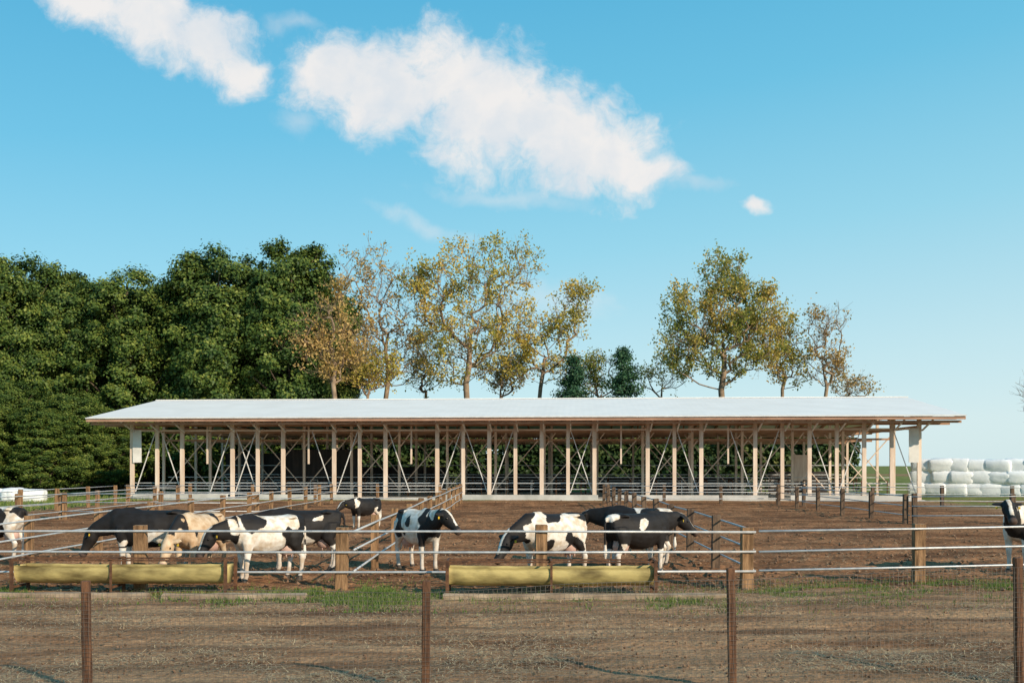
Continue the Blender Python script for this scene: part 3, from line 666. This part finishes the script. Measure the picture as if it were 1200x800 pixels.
def conifer(px,y,top,wpx,seed):
    H=(HY-top)*y/F+CH; rr=wpx*y/F/2; C=[];O=[];r=np.random.default_rng(seed)
    vs=[];fs=[]; tube_data(vs,fs,[(0,0,-.2),(0.1,0,H*.5),(0,0,H*.97)],[0.22,0.13,0.03],6)
    for k in range(90):
        f=r.random()**0.7; z=0.8+(H-0.9)*f; a=r.random()*6.283; L_=rr*(1.7*(1-f))**0.7*r.uniform(.35,1.3)+0.2; L_=min(L_,rr*1.4)
        tube_data(vs,fs,[(0,0,z),(L_*math.cos(a),L_*math.sin(a),z+0.1*L_)],[0.05,0.02],3,False)
        m_=int(50+150*L_/rr); t=r.random(m_)**.6*L_
        P=np.stack([np.cos(a)*t,np.sin(a)*t,z+0.1*t],-1)+r.normal(size=(m_,3))*np.array([.36,.36,.24]); C.append(P); O.append(P*0+np.array([math.cos(a),math.sin(a),.3]))
    C=np.concatenate(C);O=np.concatenate(O)
    E=empty('conifer_tree',((px-600)/F*y,y,0),'small dark irregular conifer behind the barn','tree','small conifers behind the barn')
    mesh_obj('trunk',pymesh('trunk',vs,fs,True),M_darkbark,E); leaves('crown',C,0.08+0.08*r.random(len(C)),r.random(len(C)),M_conif,E,0.2,O)
conifer(672,103,418,48,5); conifer(731,103,407,50,6)
place_dec(702,110,33,[(702,440,26,26)],110,0.35,'thin green-brown tree between small conifers',M_autgreen,5)
n=150000; PXs=rng.uniform(-62,34,n); h=6.6+2.6*fbm(PXs*0.16,PXs*0,61)+0.8*vnoise(PXs*.9,PXs*0,62)-3.0*sstep(22,33,PXs); PYs=rng.uniform(97,103,n); PZ=h*rng.random(n)**0.9
k=(vnoise(PXs*0.8,PZ*0.8,63)+0.25*rng.random(n)>0.30); C=np.stack([PXs,PYs,PZ],-1)[k]; dn=np.tile(np.array([0,-.6,.4]),(len(C),1))
o=leaves('undergrowth',C,0.17+0.19*rng.random(len(C)),np.clip(fbm(C[:,0]*.25,C[:,2]*.5,65)*1.5-.38+rng.normal(size=len(C))*.12,0,1),M_shrub,None,0.2,dn); o['kind']='stuff'; o['label']='tangled green and yellow undergrowth behind the barn'

# ------------------------------------------------------------ cows
def coat_mat():
    m=bpy.data.materials.new('cow_coat'); N,L=nodes(m); b=N['Principled BSDF']; b.inputs['Roughness'].default_value=0.65; b.inputs['Specular IOR Level'].default_value=0.25
    a=N.new('ShaderNodeAttribute'); a.attribute_name='coat'; tc=N.new('ShaderNodeTexCoord')
    n=N.new('ShaderNodeTexNoise'); n.inputs['Scale'].default_value=7; n.inputs['Detail'].default_value=6; L.new(tc.outputs['Object'],n.inputs[0])
    r=N.new('ShaderNodeValToRGB'); r.color_ramp.elements[0].color=(0.72,0.62,0.51,1); r.color_ramp.elements[1].color=(1,1,1,1); r.color_ramp.elements[0].position=.35; r.color_ramp.elements[1].position=.6; L.new(n.outputs['Fac'],r.inputs[0])
    mx=N.new('ShaderNodeMix'); mx.data_type='RGBA'; mx.blend_type='MULTIPLY'; mx.inputs[0].default_value=1; L.new(a.outputs['Color'],mx.inputs[6]); L.new(r.outputs[0],mx.inputs[7]); L.new(mx.outputs[2],b.inputs['Base Color'])
    return m
M_coat=coat_mat()
def loft(vs,fs,rings,N_=14):
    b=len(vs)
    for c,s,u_ in rings:
        for k in range(N_):
            a=2*math.pi*k/N_; vs.append(c+s*math.cos(a)+u_*math.sin(a))
    for i in range(len(rings)-1):
        for k in range(N_):
            p=b+i*N_+k; q=b+i*N_+(k+1)%N_; fs.append((p,q,q+N_,p+N_))
    fs.append(tuple(b+k for k in reversed(range(N_)))); fs.append(tuple(b+(len(rings)-1)*N_+k for k in range(N_)))
def cow(X_,Y_,head,label,s=1.0,npitch=25,nyaw=0,hpitch=-40,hyaw=0,black=0.0,seed=0,white=(0.78,0.73,0.66),headblack=True,step=0.0,udder=True,tail=0.0):
    V3=Vector; vs=[];fs=[]
    trunk=[(-.84,1.17,.12,.10),(-.80,1.13,.21,.17),(-.66,1.07,.29,.23),(-.45,1.02,.335,.26),(-.18,.965,.385,.335),(.12,.95,.405,.345),(.36,.985,.385,.295),(.56,1.03,.35,.245),(.70,1.06,.29,.20),(.82,1.06,.18,.13)]
    loft(vs,fs,[(V3((x,0,z)),V3((0,w,0)),V3((0,0,h))) for x,z,h,w in trunk],20)
    loft(vs,fs,[(V3((x,0,z)),V3((0,w,0)),V3((0,0,h))) for x,z,h,w in((.15,1.31,.04,.05),(.36,1.335,.08,.08),(.52,1.33,.08,.08),(.7,1.26,.06,.05))])
    loft(vs,fs,[(V3((x,0,z)),V3((0,w,0)),V3((0,0,h))) for x,z,h,w in((-.82,1.26,.05,.13),(-.66,1.29,.06,.15),(-.52,1.315,.055,.27),(-.42,1.30,.05,.24),(-.3,1.30,.04,.06),(-.1,1.315,.03,.04))])
    npz,ny=R(npitch),R(nyaw); nd=V3((math.cos(npz)*math.cos(ny),math.cos(npz)*math.sin(ny),math.sin(npz)))
    b0=V3((.46,0,1.08)); b1=V3((.70,0.02*nyaw/30,1.12)); poll=V3((.64,0,1.16))+nd*0.60
    mid=b1.lerp(poll,.5)+V3((0,0,-0.01)); sd=V3((-math.sin(ny),math.cos(ny),0)); rg=[]
    lst=[(b0,.20,.32),(b1,.16,.275),(mid,.12,.21),(poll-nd*.04,.10,.155),(poll+nd*.03,.08,.11)]
    for i,(c,w,h) in enumerate(lst):
        d=(lst[min(i+1,4)][0]-lst[max(i-1,0)][0]).normalized(); sdd=(V3((0,1,0)).lerp(sd,i/4)).normalized(); up=d.cross(sdd).normalized(); rg.append((c,sdd*w,up*h))
    loft(vs,fs,rg)
    hp,hy=R(hpitch),R(hyaw+nyaw); hd=V3((math.cos(hp)*math.cos(hy),math.cos(hp)*math.sin(hy),math.sin(hp))); hs=V3((-math.sin(hy),math.cos(hy),0)); hu=hd.cross(hs).normalized()
    hr=[(-.09,.06,.07,0),(-.04,.105,.115,0),(.05,.125,.145,-.01),(.15,.13,.15,-.02),(.25,.105,.13,-.02),(.35,.08,.10,-.015),(.44,.08,.085,-.012),(.51,.092,.083,-.014),(.56,.085,.07,-.018),(.59,.045,.04,-.02)]
    loft(vs,fs,[(poll+hd*t+hu*o_,hs*w,hu*h) for t,w,h,o_ in hr],14)
    for sg in(-1,1):
        e0=poll+hs*sg*.08+hd*.02+hu*.03; ed=(hs*sg-hd*.15-hu*.12).normalized(); eu=hd.cross(ed).normalized()
        loft(vs,fs,[(e0,hd*.035,eu*.028),(e0+ed*.08,hd*.065,eu*.024),(e0+ed*.16,hd*.06,eu*.02),(e0+ed*.23,hd*.018,eu*.012)],8)
    hooves=[]
    for sg in(-1,1):
        st=step*sg
        F_=[((.50,sg*.15,1.02),.18,.13),((.52,sg*.175,.82),.145,.10),((.515+st*.3,sg*.175,.64),.088,.072),((.52+st*.6,sg*.17,.44),.064,.058),((.515+st*.8,sg*.165,.30),.045,.042),((.51+st*.95,sg*.165,.15),.053,.049),((.535+st,sg*.165,.08),.050,.048),((.55+st,sg*.165,.03),.055,.052)]
        loft(vs,fs,[(V3(c),V3((0,wy,0)),V3((wx,0,0))) for c,wx,wy in F_],10); hooves.append((.555+st,sg*.165))
        t2=-st
        H_=[((-.60,sg*.13,1.08),.23,.15),((-.56,sg*.19,.90),.21,.12),((-.54+t2*.2,sg*.20,.72),.145,.09),((-.64+t2*.5,sg*.19,.57),.085,.064),((-.71+t2*.6,sg*.18,.47),.070,.053),((-.69+t2*.8,sg*.175,.30),.048,.044),((-.67+t2*.95,sg*.17,.15),.053,.049),((-.64+t2,sg*.17,.08),.050,.048),((-.63+t2,sg*.17,.03),.055,.052)]
        loft(vs,fs,[(V3(c),V3((0,wy,0)),V3((wx,0,0))) for c,wx,wy in H_],10); hooves.append((-.625+t2,sg*.17))
    tl=[((-.78,0,1.30),.05),((-.87,tail*.2,1.28),.038),((-.92,tail*.4,1.12),.028),((-.92,tail*.7,.85),.025),((-.91,tail,.66),.032),((-.91,tail,.52),.05),((-.91,tail,.38),.02)]
    loft(vs,fs,[(V3(c),V3((0,r_,0)),V3((r_,0,0))) for c,r_ in tl],8)
    me=pymesh('tmp',vs,fs); o=bpy.data.objects.new('tmp',me); link(o)
    bm=bmesh.new(); bm.from_mesh(me); bmesh.ops.recalc_face_normals(bm,faces=bm.faces); bm.to_mesh(me); bm.free()
    md=o.modifiers.new('r','REMESH'); md.mode='VOXEL'; md.voxel_size=0.018; md.use_smooth_shade=True
    sm=o.modifiers.new('s','SMOOTH'); sm.factor=0.6; sm.iterations=5
    dg=bpy.context.evaluated_depsgraph_get(); dg.update(); nm=bpy.data.meshes.new_from_object(o.evaluated_get(dg)); nm.name='body'
    bpy.data.objects.remove(o)
    cols=[]; W_=white; K=(0.018,0.016,0.016)
    for v_ in nm.vertices:
        p=v_.co; q=p-poll; t=q.dot(hd); a_=q.dot(hs); uu=q.dot(hu)
        ishead=(-.12<t<.65 and abs(a_)<.33 and abs(uu)<.2 and q.length<.66 and p.x>.8)
        n_=mnoise.noise(V3((p.x*2.3+seed*7.3,p.y*1.5+seed*3.1,p.z*2.5+seed*1.7)))+0.30*mnoise.noise(V3((p.x*5.5+seed,p.y*5,p.z*5.5)))
        isb=n_+black>0.0
        if p.z<.56+.08*mnoise.noise(p*5): isb=black>0.75 and p.z>0.3
        if p.x<-.85 and p.z<.7: isb=False
        if p.x>.72 and p.z>.5 and not ishead and black>-.4: isb=isb or n_+black>-.25
        if ishead:
            isb=headblack
            if headblack and abs(a_)<.035+.02*mnoise.noise(p*6) and uu>0 and t<.42: isb=False
        c=K if isb else W_
        if ishead and t>.50: c=(0.10,0.07,0.06) if headblack else (0.5,0.33,0.28)
        if not isb:
            f=max(0,min(1,(.5-p.z)/.5))*.5; c=tuple(c[i]*(1-f)+(0.25,0.17,0.11)[i]*f for i in range(3))
        elif p.z<.8: f=.12*max(0,.8-p.z); c=tuple(c[i]+(0.25,0.17,0.11)[i]*f for i in range(3))
        cols.extend((*c,1))
    at=nm.color_attributes.new('coat','FLOAT_COLOR','POINT'); at.data.foreach_set('color',cols)
    nm.materials.clear(); nm.materials.append(M_coat)
    nm.polygons.foreach_set('use_smooth',[True]*len(nm.polygons))
    E=empty('cow',(X_,Y_,0.0),label,'cow','black and white dairy cattle in the paddocks',(0,0,R(head))); E.scale=(s,s,s)
    mesh_obj('body',nm,None,E)
    for hx,hy_ in hooves:
        v2=[];f2=[]; loft(v2,f2,[(V3((hx+.01,hy_,-.02)),V3((0,.068,0)),V3((.085,0,0))),(V3((hx,hy_,.03)),V3((0,.062,0)),V3((.074,0,0))),(V3((hx-.012,hy_,.08)),V3((0,.052,0)),V3((.057,0,0)))],10)
        mesh_obj('hoof',pymesh('hoof',v2,f2),M_hoof,E)
    for sg in(-1,1):
        v2=[];f2=[]; c=poll+hd*.17+hs*sg*.112+hu*.045; loft(v2,f2,[(c-hs*sg*.018,hd*.014,hu*.014),(c,hd*.027,hu*.022),(c+hs*sg*.012,hd*.012,hu*.01)],8); mesh_obj('eye',pymesh('eye',v2,f2,True),M_eye,E)
        c=poll+hs*sg*.21+hd*.06-hu*.03; mesh_obj('ear_tag',box_mesh('ear_tag',.012,.04,.05),M_tag,E,c,(0,0,hy))
    if udder:
        v2=[];f2=[]; loft(v2,f2,[(V3((-.48,0,.50)),V3((0,.06,0)),V3((.07,0,0))),(V3((-.48,0,.54)),V3((0,.14,0)),V3((.15,0,0))),(V3((-.48,0,.64)),V3((0,.17,0)),V3((.19,0,0))),(V3((-.46,0,.78)),V3((0,.15,0)),V3((.18,0,0)))],12)
        for a,b in((-.55,.07),(-.55,-.07),(-.42,.07),(-.42,-.07)): loft(v2,f2,[(V3((a,b,.46)),V3((0,.012,0)),V3((.012,0,0))),(V3((a,b,.55)),V3((0,.02,0)),V3((.02,0,0)))],6)
        mesh_obj('udder',pymesh('udder',v2,f2,True),M_udder,E)
    return E
cow(-13.0,25.0,170,'black and white cow standing behind pipe rails',npitch=15,black=.0,seed=3)
cow(-7.95,21.9,182,'mostly black cow with white rump behind the trough',npitch=-24,hpitch=-65,black=.36,seed=5,s=1.05)
cow(-6.75,21.5,256,'tan and white cow lowering its head to the trough',npitch=-32,hpitch=-62,black=-.30,seed=6,headblack=False,white=(0.66,0.50,0.34))
cow(-5.1,20.7,224,'white cow with black patches beside the fence',npitch=-10,hpitch=-58,black=-.03,seed=8,step=.05)
cow(-4.75,22.6,196,'black cow with white legs behind the fence',npitch=-5,black=.45,seed=9,s=1.02)
cow(-5.6,38.0,228,'black cow with white markings far in the paddock',npitch=0,black=.2,seed=11,s=.84)
cow(-2.15,22.8,-58,'white cow with black spots and black head',npitch=14,hyaw=25,hpitch=-42,black=-.08,seed=13,s=1.02)
cow(0.85,20.7,222,'white cow with black head eating at the trough',npitch=-22,hpitch=-55,black=-.08,seed=17,step=.06,s=1.03)
cow(2.75,21.8,34,'black cow with white lower legs near the fence',npitch=6,hpitch=-42,hyaw=-25,black=.42,seed=19)
cow(3.0,23.9,155,'black cow standing behind another cow',npitch=0,black=.35,seed=23,s=1.02)
cow(11.75,22.6,216,'white cow with black head looking over the rails',npitch=26,nyaw=15,hyaw=25,hpitch=-35,black=-.08,seed=29,s=1.08)
